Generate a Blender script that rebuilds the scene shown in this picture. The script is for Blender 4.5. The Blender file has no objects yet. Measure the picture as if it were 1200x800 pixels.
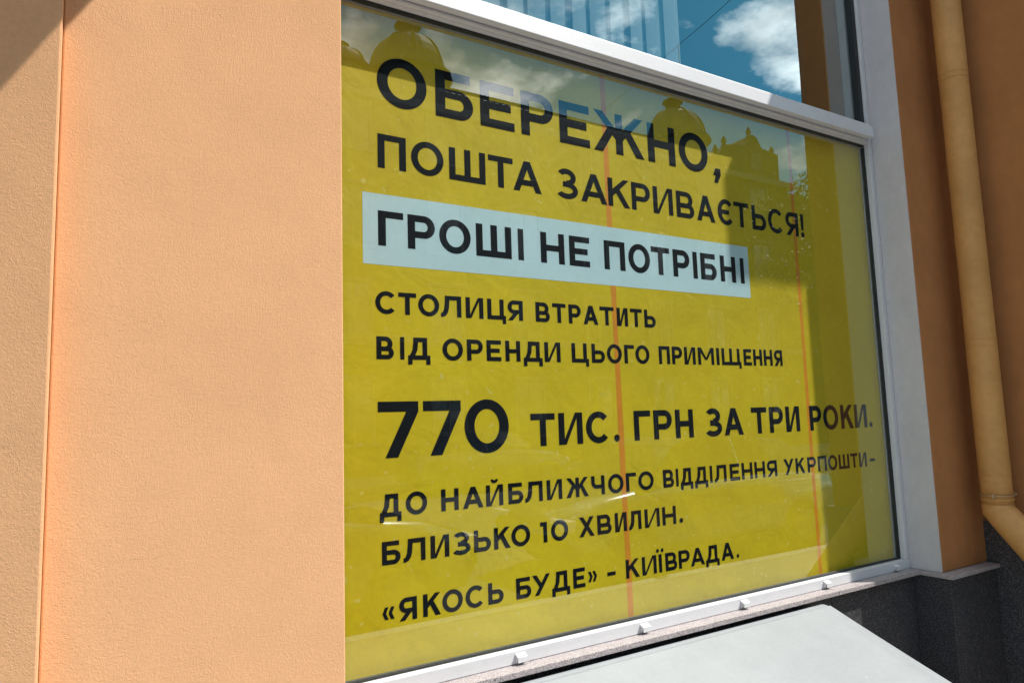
import bpy, bmesh, math, random
from mathutils import Vector, Matrix
random.seed(7)
sc = bpy.context.scene
COL = sc.collection

# ------------------------------------------------------------------ camera
S = 1.5                      # metres from the camera to the window glass; near geometry is laid out in units of it
EYE = 1.6                    # camera height above the pavement
cam_d = bpy.data.cameras.new('camera'); cam = bpy.data.objects.new('camera', cam_d); COL.objects.link(cam)
R_ = Vector((0.85292884, -0.52102745, -0.03229234)); U_ = Vector((-0.02919572, -0.10937356, 0.99357186)); F_ = Vector((0.52121014, 0.84650329, 0.10849963))
m = Matrix.Identity(4)
for i in range(3):
    m[i][0], m[i][1], m[i][2] = R_[i], U_[i], -F_[i]
m[2][3] = EYE
cam.matrix_world = m
cam_d.sensor_width = 36.0; cam_d.lens = 36.0 * 830.75 / 1200.0
cam_d.clip_start = 0.02; cam_d.clip_end = 2000
sc.camera = cam

# ------------------------------------------------------------------ sun and sky
SUN = Vector((1.47, -1.0, 2.45)).normalized()     # towards the sun
elev = math.asin(SUN.z); azim = math.atan2(SUN.x, SUN.y)
sd = bpy.data.lights.new('sun', 'SUN'); sd.energy = 5.0; sd.angle = math.radians(0.5); sd.color = (1.0, 0.95, 0.87)
so = bpy.data.objects.new('sun', sd); COL.objects.link(so)
so.rotation_euler = SUN.to_track_quat('Z', 'Y').to_euler(); so.location = SUN * 60
w = bpy.data.worlds.new('World'); sc.world = w; w.use_nodes = True
nt = w.node_tree; N = nt.nodes; LK = nt.links; N.clear()
wo = N.new('ShaderNodeOutputWorld'); bg = N.new('ShaderNodeBackground'); bg.inputs[1].default_value = 0.051
sky = N.new('ShaderNodeTexSky'); sky.sky_type = 'NISHITA'; sky.sun_disc = False
sky.sun_elevation = elev; sky.sun_rotation = azim; sky.air_density = 1.0; sky.dust_density = 0.6; sky.ozone_density = 3.0
tc = N.new('ShaderNodeTexCoord'); sep = N.new('ShaderNodeSeparateXYZ'); LK.new(tc.outputs['Generated'], sep.inputs[0])
mx = N.new('ShaderNodeMath'); mx.operation = 'MAXIMUM'; mx.inputs[1].default_value = 0.0; LK.new(sep.outputs[2], mx.inputs[0])
ad = N.new('ShaderNodeMath'); ad.operation = 'ADD'; ad.inputs[1].default_value = 0.18; LK.new(mx.outputs[0], ad.inputs[0])
vd = N.new('ShaderNodeVectorMath'); vd.operation = 'DIVIDE'
cb = N.new('ShaderNodeCombineXYZ')
for k in range(3): LK.new(ad.outputs[0], cb.inputs[k])
LK.new(tc.outputs['Generated'], vd.inputs[0]); LK.new(cb.outputs[0], vd.inputs[1])
of = N.new('ShaderNodeVectorMath'); of.operation = 'ADD'; of.inputs[1].default_value = (2.2, 8.3, 5.4); LK.new(vd.outputs[0], of.inputs[0])
n1 = N.new('ShaderNodeTexNoise'); n1.inputs['Scale'].default_value = 3.1; n1.inputs['Detail'].default_value = 10; n1.inputs['Roughness'].default_value = 0.56
LK.new(of.outputs[0], n1.inputs['Vector'])
cr = N.new('ShaderNodeValToRGB'); cr.color_ramp.elements[0].position = 0.485; cr.color_ramp.elements[1].position = 0.60
cr.color_ramp.elements[0].color = (0, 0, 0, 1); cr.color_ramp.elements[1].color = (1, 1, 1, 1); LK.new(n1.outputs[0], cr.inputs[0])
n2 = N.new('ShaderNodeTexNoise'); n2.inputs['Scale'].default_value = 4.0; n2.inputs['Detail'].default_value = 5; LK.new(of.outputs[0], n2.inputs['Vector'])
cc = N.new('ShaderNodeValToRGB'); cc.color_ramp.elements[0].position = 0.35; cc.color_ramp.elements[1].position = 0.65
cc.color_ramp.elements[0].color = (11.0, 12.5, 13.5, 1); cc.color_ramp.elements[1].color = (50, 50, 50.5, 1); LK.new(n2.outputs[0], cc.inputs[0])
teal = N.new('ShaderNodeVectorMath'); teal.operation = 'MULTIPLY'; teal.inputs[1].default_value = (0.66, 1.9, 1.9); LK.new(sky.outputs[0], teal.inputs[0])
mixc = N.new('ShaderNodeMix'); mixc.data_type = 'RGBA'
LK.new(cr.outputs[0], mixc.inputs[0]); LK.new(teal.outputs[0], mixc.inputs[6]); LK.new(cc.outputs[0], mixc.inputs[7])
LK.new(mixc.outputs[2], bg.inputs[0]); LK.new(bg.outputs[0], wo.inputs[0])

sc.view_settings.view_transform = 'Standard'; sc.view_settings.look = 'None'
sc.view_settings.exposure = 0.42; sc.view_settings.gamma = 1.0; sc.view_settings.use_curve_mapping = False
sc.render.engine = 'CYCLES'
sc.cycles.max_bounces = 8; sc.cycles.transparent_max_bounces = 12
sc.cycles.use_denoising = True

# ------------------------------------------------------------------ materials
def mat(name, color, rough=0.7, metal=0.0, bump=None, mottle=None, spec=0.5, coat=0.0, speck=None, bump2=None):
    """color rgb; mottle=(scale, amount) value variation; bump=(scale, metres, detail)"""
    mt = bpy.data.materials.new(name); mt.use_nodes = True
    n = mt.node_tree.nodes; l = mt.node_tree.links; b = n['Principled BSDF']
    b.inputs['Base Color'].default_value = (*color, 1); b.inputs['Roughness'].default_value = rough
    b.inputs['Metallic'].default_value = metal; b.inputs['Specular IOR Level'].default_value = spec
    b.inputs['Coat Weight'].default_value = coat
    tcn = n.new('ShaderNodeTexCoord')
    src = None
    def nz(scale, detail=4, rough_=0.55, dist=0.0):
        t = n.new('ShaderNodeTexNoise'); t.inputs['Scale'].default_value = scale; t.inputs['Detail'].default_value = detail
        t.inputs['Roughness'].default_value = rough_; t.inputs['Distortion'].default_value = dist
        l.new(tcn.outputs['Object'], t.inputs['Vector']); return t
    if mottle:
        layers = mottle if isinstance(mottle, list) else [mottle]
        prev = None
        for sc_, am in layers:
            t = nz(sc_, 5); r = n.new('ShaderNodeMapRange'); r.inputs[1].default_value = 0.3; r.inputs[2].default_value = 0.7
            r.inputs[3].default_value = 1 - am; r.inputs[4].default_value = 1 + am * 0.6
            l.new(t.outputs[0], r.inputs[0])
            mm = n.new('ShaderNodeVectorMath'); mm.operation = 'SCALE'
            if prev is None: mm.inputs[0].default_value = color
            else: l.new(prev, mm.inputs[0])
            l.new(r.outputs[0], mm.inputs['Scale']); prev = mm.outputs[0]
        src = prev
    if speck:   # list of (scale, threshold, colour)
        for sc_, th, colr in speck:
            t = n.new('ShaderNodeTexNoise'); t.inputs['Scale'].default_value = sc_; t.inputs['Detail'].default_value = 2
            l.new(tcn.outputs['Object'], t.inputs['Vector'])
            r = n.new('ShaderNodeMapRange'); r.inputs[1].default_value = th; r.inputs[2].default_value = th + 0.04; l.new(t.outputs[0], r.inputs[0])
            mi = n.new('ShaderNodeMix'); mi.data_type = 'RGBA'; l.new(r.outputs[0], mi.inputs[0])
            if src is None: mi.inputs[6].default_value = (*color, 1)
            else: l.new(src, mi.inputs[6])
            mi.inputs[7].default_value = (*colr, 1); src = mi.outputs[2]
    if src is not None: l.new(src, b.inputs['Base Color'])
    if bump:
        last = None
        for bb in [bump] + ([bump2] if bump2 else []):
            t = nz(bb[0], bb[2] if len(bb) > 2 else 3, 0.6, 1.1)
            bp = n.new('ShaderNodeBump'); bp.inputs['Strength'].default_value = 1.0; bp.inputs['Distance'].default_value = bb[1]
            l.new(t.outputs[0], bp.inputs['Height'])
            if last: l.new(last, bp.inputs['Normal'])
            last = bp.outputs[0]
        l.new(last, b.inputs['Normal'])
    return mt

M = {}
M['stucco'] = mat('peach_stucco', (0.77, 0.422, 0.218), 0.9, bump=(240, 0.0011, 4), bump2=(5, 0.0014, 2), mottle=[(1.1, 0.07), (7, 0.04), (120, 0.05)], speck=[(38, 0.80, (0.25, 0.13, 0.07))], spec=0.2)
M['stucco_shaded'] = mat('peach_stucco_shaded', (0.44, 0.188, 0.066), 0.9, bump=(260, 0.0012, 3), bump2=(9, 0.004, 2), mottle=[(2.3, 0.12), (20, 0.06)], spec=0.2)  # same peach stucco, with the shade of the right side put into the colour
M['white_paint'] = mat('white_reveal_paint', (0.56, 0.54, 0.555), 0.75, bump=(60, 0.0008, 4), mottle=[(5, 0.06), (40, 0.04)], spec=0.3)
M['upvc'] = mat('white_frame', (0.64, 0.64, 0.66), 0.38, bump=(30, 0.0002, 2), mottle=[(12, 0.04), (90, 0.03)])
M['gasket'] = mat('black_rubber', (0.015, 0.018, 0.02), 0.55)
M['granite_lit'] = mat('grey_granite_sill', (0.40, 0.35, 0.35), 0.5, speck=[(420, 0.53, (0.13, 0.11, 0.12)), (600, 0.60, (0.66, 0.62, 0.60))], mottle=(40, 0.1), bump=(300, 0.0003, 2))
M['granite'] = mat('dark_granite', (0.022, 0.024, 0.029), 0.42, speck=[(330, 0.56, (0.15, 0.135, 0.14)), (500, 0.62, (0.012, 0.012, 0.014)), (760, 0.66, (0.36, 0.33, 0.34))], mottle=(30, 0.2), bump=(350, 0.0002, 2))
M['yellow'] = mat('yellow_banner', (0.62, 0.47, 0.008), 0.62, mottle=[(0.9, 0.10), (5, 0.08), (60, 0.05)], speck=[(55, 0.70, (0.64, 0.53, 0.10)), (23, 0.735, (0.62, 0.50, 0.07))], bump=(7, 0.0030, 3), bump2=(220, 0.0002, 2), spec=0.3)
M['black_print'] = mat('black_print', (0.004, 0.006, 0.010), 0.7, mottle=(50, 0.3), spec=0.12)
M['white_print'] = mat('pale_print', (0.50, 0.68, 0.73), 0.6, mottle=[(6, 0.06), (50, 0.03)])
M['orange_tape'] = mat('orange_tape', (0.66, 0.25, 0.006), 0.6, mottle=(20, 0.12))
M['pipe'] = mat('painted_pipe', (0.57, 0.29, 0.085), 0.6, bump=(30, 0.0010, 3), mottle=[(4, 0.14), (40, 0.08)], speck=[(90, 0.72, (0.36, 0.20, 0.09))])
M['wire'] = mat('clamp_metal', (0.45, 0.30, 0.16), 0.5, 0.3)
M['lid'] = mat('white_sheet_metal', (0.27, 0.288, 0.305), 0.5, bump=(3.0, 0.004, 2), bump2=(120, 0.0003, 3), mottle=[(1.7, 0.08), (11, 0.06), (90, 0.04)], speck=[(95, 0.735, (0.34, 0.33, 0.32)), (27, 0.74, (0.46, 0.46, 0.46))])
M['blind'] = mat('blind_fabric', (0.14, 0.20, 0.22), 0.85, mottle=(30, 0.06), bump=(300, 0.0003, 2))
M['blind_brown'] = mat('blind_fabric_brown', (0.20, 0.13, 0.085), 0.85, mottle=(30, 0.1))
M['interior'] = mat('interior_paint', (0.10, 0.10, 0.10), 0.9)
M['asphalt'] = mat('asphalt', (0.045, 0.045, 0.048), 0.9, bump=(80, 0.003, 3), mottle=[(1, 0.15), (60, 0.2)])
M['paving'] = mat('paving', (0.24, 0.225, 0.21), 0.85, bump=(60, 0.001, 3), mottle=[(2, 0.12), (40, 0.1)])
M['kerb'] = mat('kerb_stone', (0.32, 0.31, 0.30), 0.8, mottle=(20, 0.15))
M['facade'] = mat('old_facade', (0.036, 0.032, 0.024), 0.9, mottle=[(0.7, 0.12), (6, 0.06)], bump=(3, 0.01, 3))
M['trim'] = mat('pale_trim', (0.13, 0.125, 0.11), 0.8, mottle=(3, 0.08))
M['worn_trim'] = mat('worn_stone_trim', (0.05, 0.05, 0.047), 0.85, mottle=(3, 0.2))
M['roofmetal'] = mat('roof_metal', (0.035, 0.04, 0.038), 0.7, 0.0, mottle=(3, 0.2))
M['darkglass'] = mat('dark_window_glass', (0.02, 0.025, 0.03), 0.05, spec=0.8)
M['tyre'] = mat('tyre_rubber', (0.02, 0.02, 0.02), 0.85)
M['rim'] = mat('wheel_rim', (0.07, 0.07, 0.075), 0.5, 0.2)
M['car_white'] = mat('car_paint_white', (0.75, 0.76, 0.78), 0.25, coat=1.0)
M['car_silver'] = mat('car_paint_silver', (0.10, 0.105, 0.11), 0.2, 0.3, coat=1.0)
M['car_dark'] = mat('car_paint_dark', (0.04, 0.045, 0.05), 0.25, coat=1.0)
M['lamp_glass'] = mat('headlight_glass', (0.7, 0.72, 0.75), 0.1)
M['bark'] = mat('bark', (0.09, 0.065, 0.045), 0.95, bump=(25, 0.01, 4), mottle=(8, 0.25))
M['leaf'] = mat('leaf', (0.055, 0.10, 0.03), 0.6, mottle=(2, 0.35))
M['cable'] = mat('cable_black', (0.02, 0.02, 0.02), 0.6)

def glass_mat(name, base_r, tint):
    mt = bpy.data.materials.new(name); mt.use_nodes = True
    n = mt.node_tree.nodes; l = mt.node_tree.links; n.clear()
    o = n.new('ShaderNodeOutputMaterial'); mix = n.new('ShaderNodeMixShader'); tr = n.new('ShaderNodeBsdfTransparent'); gl = n.new('ShaderNodeBsdfGlossy')
    gl.inputs['Roughness'].default_value = 0.0; gl.inputs['Color'].default_value = (*tint, 1); tr.inputs['Color'].default_value = (0.97, 0.985, 0.98, 1)
    fr = n.new('ShaderNodeFresnel'); fr.inputs['IOR'].default_value = 1.5
    ad = n.new('ShaderNodeMath'); ad.operation = 'ADD'; ad.inputs[1].default_value = base_r; l.new(fr.outputs[0], ad.inputs[0])
    # the pane's back face adds no second mirror image
    ge = n.new('ShaderNodeNewGeometry'); inv = n.new('ShaderNodeMath'); inv.operation = 'SUBTRACT'; inv.inputs[0].default_value = 1.0; l.new(ge.outputs['Backfacing'], inv.inputs[1])
    mu = n.new('ShaderNodeMath'); mu.operation = 'MULTIPLY'; l.new(ad.outputs[0], mu.inputs[0]); l.new(inv.outputs[0], mu.inputs[1])
    # slightly wavy float glass
    tcn = n.new('ShaderNodeTexCoord'); t = n.new('ShaderNodeTexNoise'); t.inputs['Scale'].default_value = 1.6; t.inputs['Detail'].default_value = 1
    l.new(tcn.outputs['Object'], t.inputs['Vector'])
    bp = n.new('ShaderNodeBump'); bp.inputs['Distance'].default_value = 0.0008; l.new(t.outputs[0], bp.inputs['Height'])
    l.new(bp.outputs[0], gl.inputs['Normal'])
    l.new(mu.outputs[0], mix.inputs[0]); l.new(tr.outputs[0], mix.inputs[1]); l.new(gl.outputs[0], mix.inputs[2]); l.new(mix.outputs[0], o.inputs[0])
    return mt
M['glass'] = glass_mat('window_glass', 0.10, (0.95, 1.0, 1.0))
M['glass_coated'] = glass_mat('coated_window_glass', 0.25, (0.80, 0.97, 1.0))

# ------------------------------------------------------------------ helpers
def P(u, y, v): return Vector((S * u, S * y, EYE + S * v))

def link(name, bm, material, parent=None, smooth=False, bevel=0.0):
    if bevel:
        bmesh.ops.remove_doubles(bm, verts=bm.verts, dist=1e-6)
        es = [e for e in bm.edges if len(e.link_faces) == 2 and e.calc_face_angle(0) > 0.5]
        bmesh.ops.bevel(bm, geom=es, offset=bevel, segments=2, affect='EDGES', profile=0.5)
    bmesh.ops.recalc_face_normals(bm, faces=bm.faces)
    me = bpy.data.meshes.new(name); bm.to_mesh(me); bm.free()
    me.materials.append(material)
    if smooth:
        for p in me.polygons: p.use_smooth = True
    o = bpy.data.objects.new(name, me); COL.objects.link(o)
    if parent:
        o.parent = parent; o.matrix_parent_inverse = parent.matrix_world.inverted()
    return o

def empty(name, loc, label=None, cat=None, group=None):
    o = bpy.data.objects.new(name, None); COL.objects.link(o); o.location = loc; o.empty_display_size = 0.1
    o.matrix_world = Matrix.Translation(Vector(loc))
    if label: o['label'] = label
    if cat: o['category'] = cat
    if group: o['group'] = group
    return o

def tag(o, label=None, cat=None, kind=None, group=None):
    if label: o['label'] = label
    if cat: o['category'] = cat
    if kind: o['kind'] = kind
    if group: o['group'] = group
    return o

def addbox(bm, a, b):
    x0, y0, z0 = a; x1, y1, z1 = b
    vs = [bm.verts.new(p) for p in ((x0, y0, z0), (x1, y0, z0), (x1, y1, z0), (x0, y1, z0), (x0, y0, z1), (x1, y0, z1), (x1, y1, z1), (x0, y1, z1))]
    for f in ((0, 3, 2, 1), (4, 5, 6, 7), (0, 1, 5, 4), (1, 2, 6, 5), (2, 3, 7, 6), (3, 0, 4, 7)):
        bm.faces.new([vs[i] for i in f])
    return vs

def ubox(bm, u0, u1, y0, y1, v0, v1): return addbox(bm, P(u0, y0, v0), P(u1, y1, v1))

def box_obj(name, mt, parent, bev, *d, m=False):
    bm = bmesh.new()
    if m: addbox(bm, (d[0], d[2], d[4]), (d[1], d[3], d[5]))
    else: ubox(bm, *d)
    return link(name, bm, mt, parent, bevel=bev)

def prism(bm, poly, axis, a, b):
    """poly list of 2-D points; axis 'x': (y,z), 'y': (x,z), 'z': (x,y); extruded a..b"""
    def mk(p, t):
        return {'x': (t, p[0], p[1]), 'y': (p[0], t, p[1]), 'z': (p[0], p[1], t)}[axis]
    A = [bm.verts.new(mk(p, a)) for p in poly]; B = [bm.verts.new(mk(p, b)) for p in poly]
    n = len(poly)
    bm.faces.new(A); bm.faces.new(B[::-1])
    for i in range(n): bm.faces.new((A[i], A[(i + 1) % n], B[(i + 1) % n], B[i]))

def tube(bm, pts, radii, seg=24, caps=True):
    rings = []
    n = len(pts)
    up = Vector((0.3, 0.9, 0.1)).normalized()
    for i, p in enumerate(pts):
        if i == 0: d = pts[1] - pts[0]
        elif i == n - 1: d = pts[-1] - pts[-2]
        else: d = (pts[i + 1] - pts[i]).normalized() + (pts[i] - pts[i - 1]).normalized()
        if d.length < 1e-9: d = Vector((0, 0, 1))
        d.normalize()
        a = d.cross(up); 
        if a.length < 1e-3: a = d.cross(Vector((1, 0, 0)))
        a.normalize(); b = d.cross(a)
        r = radii[i] if isinstance(radii, (list, tuple)) else radii
        rings.append([bm.verts.new(p + a * math.cos(2 * math.pi * k / seg) * r + b * math.sin(2 * math.pi * k / seg) * r) for k in range(seg)])
    for r0, r1 in zip(rings, rings[1:]):
        for k in range(seg): bm.faces.new((r0[k], r0[(k + 1) % seg], r1[(k + 1) % seg], r1[k]))
    if caps: bm.faces.new(rings[0][::-1]); bm.faces.new(rings[-1])

def lathe(bm, c, prof, seg=24):
    rings = [[bm.verts.new((c[0] + r * math.cos(2 * math.pi * k / seg), c[1] + r * math.sin(2 * math.pi * k / seg), c[2] + z)) for k in range(seg)] for r, z in prof]
    for r0, r1 in zip(rings, rings[1:]):
        for k in range(seg): bm.faces.new((r0[k], r0[(k + 1) % seg], r1[(k + 1) % seg], r1[k]))
    bm.faces.new(rings[0][::-1]); bm.faces.new(rings[-1])

def copy_tree(o, parent=None):
    c = o.copy(); COL.objects.link(c)
    if parent: c.parent = parent; c.matrix_parent_inverse = o.matrix_parent_inverse.copy()
    for ch in list(o.children): copy_tree(ch, c)
    return c

# ------------------------------------------------------------------ ground
GZ = 0.0
bm = bmesh.new(); addbox(bm, (-400, -400, -0.5), (400, 400, -0.14)); tag(link('road', bm, M['asphalt']), kind='structure')
bm = bmesh.new(); addbox(bm, (-60, -2.3, -0.3), (60, 1.46, GZ)); tag(link('pavement', bm, M['paving']), kind='structure')
bm = bmesh.new(); addbox(bm, (-60, -2.45, -0.3), (60, -2.303, GZ + 0.004)); tag(link('kerb', bm, M['kerb'], bevel=0.01), kind='structure')
bm = bmesh.new(); addbox(bm, (-60, -18.0, -0.3), (60, -14.5, -0.0)); tag(link('far_pavement', bm, M['paving']), kind='structure')

# ------------------------------------------------------------------ our building
B = empty('building', P(0.9, 1.0, -1.0667), 'peach stuccoed building with pilasters and a dark granite plinth around the big shop window', 'building')
SILLZ = -0.379
st, sr = M['stucco'], M['stucco_shaded']
# left pilaster, its stepped and slightly splayed neighbour on the left
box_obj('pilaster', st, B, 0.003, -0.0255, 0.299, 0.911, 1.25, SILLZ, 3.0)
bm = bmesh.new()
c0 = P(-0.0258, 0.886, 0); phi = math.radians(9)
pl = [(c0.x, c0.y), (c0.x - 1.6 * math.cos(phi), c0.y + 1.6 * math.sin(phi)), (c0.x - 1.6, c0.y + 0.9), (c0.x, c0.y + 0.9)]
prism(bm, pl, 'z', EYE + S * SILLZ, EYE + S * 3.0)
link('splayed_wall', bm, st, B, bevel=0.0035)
# unseen block above the left pilaster, shaped to cast the top left stucco shadow
box_obj('shadow_block', st, B, 0.004, -1.5, 0.303, 0.50, 0.906, 1.0, 1.18)
# right pilaster and the wall that steps out beyond it
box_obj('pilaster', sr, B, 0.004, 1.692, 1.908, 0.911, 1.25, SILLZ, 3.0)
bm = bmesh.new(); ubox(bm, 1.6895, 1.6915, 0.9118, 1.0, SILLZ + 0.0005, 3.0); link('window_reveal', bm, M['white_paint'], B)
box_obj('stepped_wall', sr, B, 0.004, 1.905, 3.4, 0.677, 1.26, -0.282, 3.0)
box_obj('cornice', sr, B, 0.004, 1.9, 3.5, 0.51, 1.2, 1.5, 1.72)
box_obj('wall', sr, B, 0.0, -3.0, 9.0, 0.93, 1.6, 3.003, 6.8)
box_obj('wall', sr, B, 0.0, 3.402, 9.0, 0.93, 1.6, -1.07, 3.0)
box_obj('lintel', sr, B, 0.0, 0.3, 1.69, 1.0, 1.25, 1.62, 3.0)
# granite plinth, one slab after the other
gr = M['granite']
def slab(*d): 
    return box_obj('plinth_slab', gr, B, 0.0015, *d)
xs = [-0.03, 0.30, 0.70, 1.075, 1.3725, 1.684]
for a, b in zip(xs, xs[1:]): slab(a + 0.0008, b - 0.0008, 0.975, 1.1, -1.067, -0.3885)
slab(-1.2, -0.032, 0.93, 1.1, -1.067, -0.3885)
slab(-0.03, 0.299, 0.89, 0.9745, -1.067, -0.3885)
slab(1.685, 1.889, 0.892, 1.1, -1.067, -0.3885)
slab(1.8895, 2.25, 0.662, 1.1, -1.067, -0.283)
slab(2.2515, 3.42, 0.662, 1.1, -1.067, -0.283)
# sill stones
gs = M['granite_lit']
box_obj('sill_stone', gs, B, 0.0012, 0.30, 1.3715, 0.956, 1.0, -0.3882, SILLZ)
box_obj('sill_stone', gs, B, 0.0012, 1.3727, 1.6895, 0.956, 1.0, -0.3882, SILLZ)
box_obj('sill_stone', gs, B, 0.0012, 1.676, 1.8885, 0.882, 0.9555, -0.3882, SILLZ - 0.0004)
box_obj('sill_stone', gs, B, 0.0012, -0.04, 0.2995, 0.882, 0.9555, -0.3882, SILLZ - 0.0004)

# ------------------------------------------------------------------ room behind the upper glass
for d in ((0.25, 1.75, 1.75, 1.78, -0.45, 1.7), (0.25, 0.28, 1.01, 1.75, -0.45, 1.7), (1.72, 1.75, 1.01, 1.75, -0.45, 1.7), (0.25, 1.75, 1.01, 1.75, 1.60, 1.63), (0.25, 1.75, 1.02, 1.75, -0.45, -0.42)):
    box_obj('room_wall', M['interior'], B, 0, *d)

# ------------------------------------------------------------------ window
Wn = empty('shop_window', P(1.0, 1.0, SILLZ), 'large white framed shop window above the granite sill, blue sky mirrored in its upper pane', 'window')
up = M['upvc']
G0, G1, GT, GB = 0.322, 1.670, 0.652, -0.3555
def frame(*d): return box_obj('frame_bar', up, Wn, 0.002, *d)
frame(0.2995, 1.6888, 0.984, 1.04, SILLZ + 0.0003, GB - 0.0025)      # bottom
frame(1.674, 1.6888, 0.985, 1.04, GB - 0.002, 1.6)                    # right
frame(0.2995, 0.318, 0.985, 1.04, GB - 0.002, 1.6)                    # left
frame(0.3185, 1.6735, 0.988, 1.04, GT + 0.004, 0.6995)                # rail behind the cover
frame(0.3185, 1.6735, 0.985, 1.04, 1.56, 1.6)                         # top
# black gaskets
gk = M['gasket']
def gasket(*d): return box_obj('gasket', gk, Wn, 0, *d)
gasket(0.3185, 1.6735, 0.9965, 1.006, GB - 0.0022, GB + 0.0003)
gasket(1.6695, 1.6735, 0.9965, 1.006, GB + 0.0014, GT - 0.0022)
gasket(0.3185, 0.3225, 0.9965, 1.006, GB + 0.0014, GT - 0.0022)
gasket(0.3185, 1.6735, 0.9965, 1.006, GT + 0.0005, GT + 0.0038)
gasket(1.6600, 1.6735, 0.990, 1.006, 0.702, 1.559)
gasket(0.3185, 0.3235, 0.9965, 1.006, 0.702, 1.559)
gasket(0.3240, 1.6595, 0.9965, 1.006, 0.6997, 0.7018)
# projecting cover profile of the transom with a rounded end
bm = bmesh.new()
Z0, Z1, Y0, Y1 = 0.6625, 0.6975, 0.963, 0.9878
prof = [(Y1, Z0 + 0.002), (Y0 + 0.010, Z0), (Y0 + 0.001, Z0 - 0.0005), (Y0, Z0 + 0.001), (Y0 + 0.002, Z1 - 0.005), (Y0 + 0.0055, Z1 - 0.001), (Y0 + 0.010, Z1), (Y1, Z1 + 0.002)]
xe = [(0.2995, 1.0)] + [(1.6645 - 0.008 + 0.008 * math.sin(t * math.pi / 10), 1 - 0.22 * (1 - math.cos(t * math.pi / 10))) for t in range(6)]
rings = []
for x, k in xe:
    r = []
    for y, z in prof:
        zz = Z0 + (z - Z0) * k
        r.append(bm.verts.new(P(x, y, zz)))
    rings.append(r)
for a, b in zip(rings, rings[1:]):
    for i in range(len(prof)): bm.faces.new((a[i], a[(i + 1) % len(prof)], b[(i + 1) % len(prof)], b[i]))
bm.faces.new(rings[0]); bm.faces.new(rings[-1][::-1])
link('transom_cover', bm, up, Wn)
# inner groove line on the underside
box_obj('transom_trim', M['upvc'], Wn, 0.0008, 0.3185, 1.6640, 0.9790, 0.9876, 0.6575, 0.6618)
# panes
def pane(name, mt, x0, x1, y, z0, z1):
    bm = bmesh.new(); ubox(bm, x0, x1, y, y + 0.004, z0, z1); return link(name, bm, mt, Wn)
pane('pane', M['glass'], 0.3195, 1.6730, 1.0, GB - 0.001, GT + 0.002)
pane('pane', M['glass_coated'], 0.3195, 1.6730, 1.0, 0.7005, 1.5595)
# drain caps on the bottom rail
capm = None
for i, x in enumerate((0.602, 0.858, 1.114, 1.370, 1.627)):
    if capm is None:
        bm = bmesh.new(); w2 = 0.0088 * S; h = 0.0145 * S; dp = 0.0085 * S
        # hollow hood: top slope + two sides
        t_ = 0.0012
        def q(pts): bm.faces.new([bm.verts.new(p) for p in pts])
        top = [(-w2, 0, h), (w2, 0, h), (w2, -dp, h * 0.72), (-w2, -dp, h * 0.72)]
        front = [(-w2, -dp, h * 0.72), (w2, -dp, h * 0.72), (w2, -dp * 1.02, h * 0.15), (-w2, -dp * 1.02, h * 0.15)]
        prism(bm, [(0, h), (0, h - t_), (-dp + t_, h * 0.72 - t_), (-dp * 1.02 + t_, h * 0.15), (-dp * 1.02, h * 0.15), (-dp, h * 0.72)], 'x', -w2, w2)
        prism(bm, [(0, 0.0), (0, h - t_ * 1.1), (-dp + t_ * 1.1, h * 0.72 - t_ * 1.1), (-dp * 0.4, h * 0.1)], 'x', -w2 + 0.0002, -w2 + t_)
        prism(bm, [(0, 0.0), (0, h - t_ * 1.1), (-dp + t_ * 1.1, h * 0.72 - t_ * 1.1), (-dp * 0.4, h * 0.1)], 'x', w2 - t_, w2 - 0.0002)
        o = link('drain_cap', bm, up, None); capm = o
    else:
        o = capm.copy(); COL.objects.link(o)
    o.location = P(x, 0.984, SILLZ + 0.002); o.parent = Wn; o.matrix_parent_inverse = Wn.matrix_world.inverted()

# ------------------------------------------------------------------ lettering: geometric sans capitals drawn as strips
class Ink:
    def __init__(s, ox, oz, sx, sz): s.bm = bmesh.new(); s.o = (ox, oz); s.k = (sx, sz); s.n = 0; s.y = 0
    def poly(s, pts):
        y = s.y - 2e-5 * (s.n % 6); s.n += 1
        vs = [s.bm.verts.new((s.o[0] + p[0] * s.k[0], y, s.o[1] + p[1] * s.k[1])) for p in pts]
        s.bm.faces.new(vs)
    def strip(s, outer, inner):
        y = s.y - 2e-5 * (s.n % 6); s.n += 1
        A = [s.bm.verts.new((s.o[0] + p[0] * s.k[0], y, s.o[1] + p[1] * s.k[1])) for p in outer]
        C = [s.bm.verts.new((s.o[0] + p[0] * s.k[0], y, s.o[1] + p[1] * s.k[1])) for p in inner]
        for i in range(len(A) - 1): s.bm.faces.new((A[i], A[i + 1], C[i + 1], C[i]))
def R(K, x0, y0, x1, y1): K.poly([(x0, y0), (x1, y0), (x1, y1), (x0, y1)])
def arc(K, cx, cy, rx, ry, s, t, a0, a1, n=28):
    ps, qs = [], []
    for i in range(n + 1):
        a = math.radians(a0 + (a1 - a0) * i / n); c, d = math.cos(a), math.sin(a)
        ps.append((cx + rx * c, cy + ry * d)); qs.append((cx + (rx - s) * c, cy + (ry - t) * d))
    K.strip(ps, qs)
def bowl(K, x0, x1, y0, y1, s, t, flip=None):
    r = (y1 - y0) / 2; rx = min(r * 1.05, (x1 - x0) * 0.72); cx = x1 - rx
    def X(x): return x if flip is None else flip - x
    R(K, *sorted2(X(x0), X(cx), y1 - t, y1)); R(K, *sorted2(X(x0), X(cx), y0, y0 + t))
    ps, qs = [], []
    for i in range(21):
        a = math.radians(-90 + 180 * i / 20); c, d = math.cos(a), math.sin(a)
        ps.append((X(cx + rx * c), y0 + r + r * d)); qs.append((X(cx + (rx - s) * c), y0 + r + (r - t) * d))
    K.strip(ps, qs)
def sorted2(xa, xb, y0, y1):
    return (min(xa, xb), y0, max(xa, xb), y1)
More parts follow.
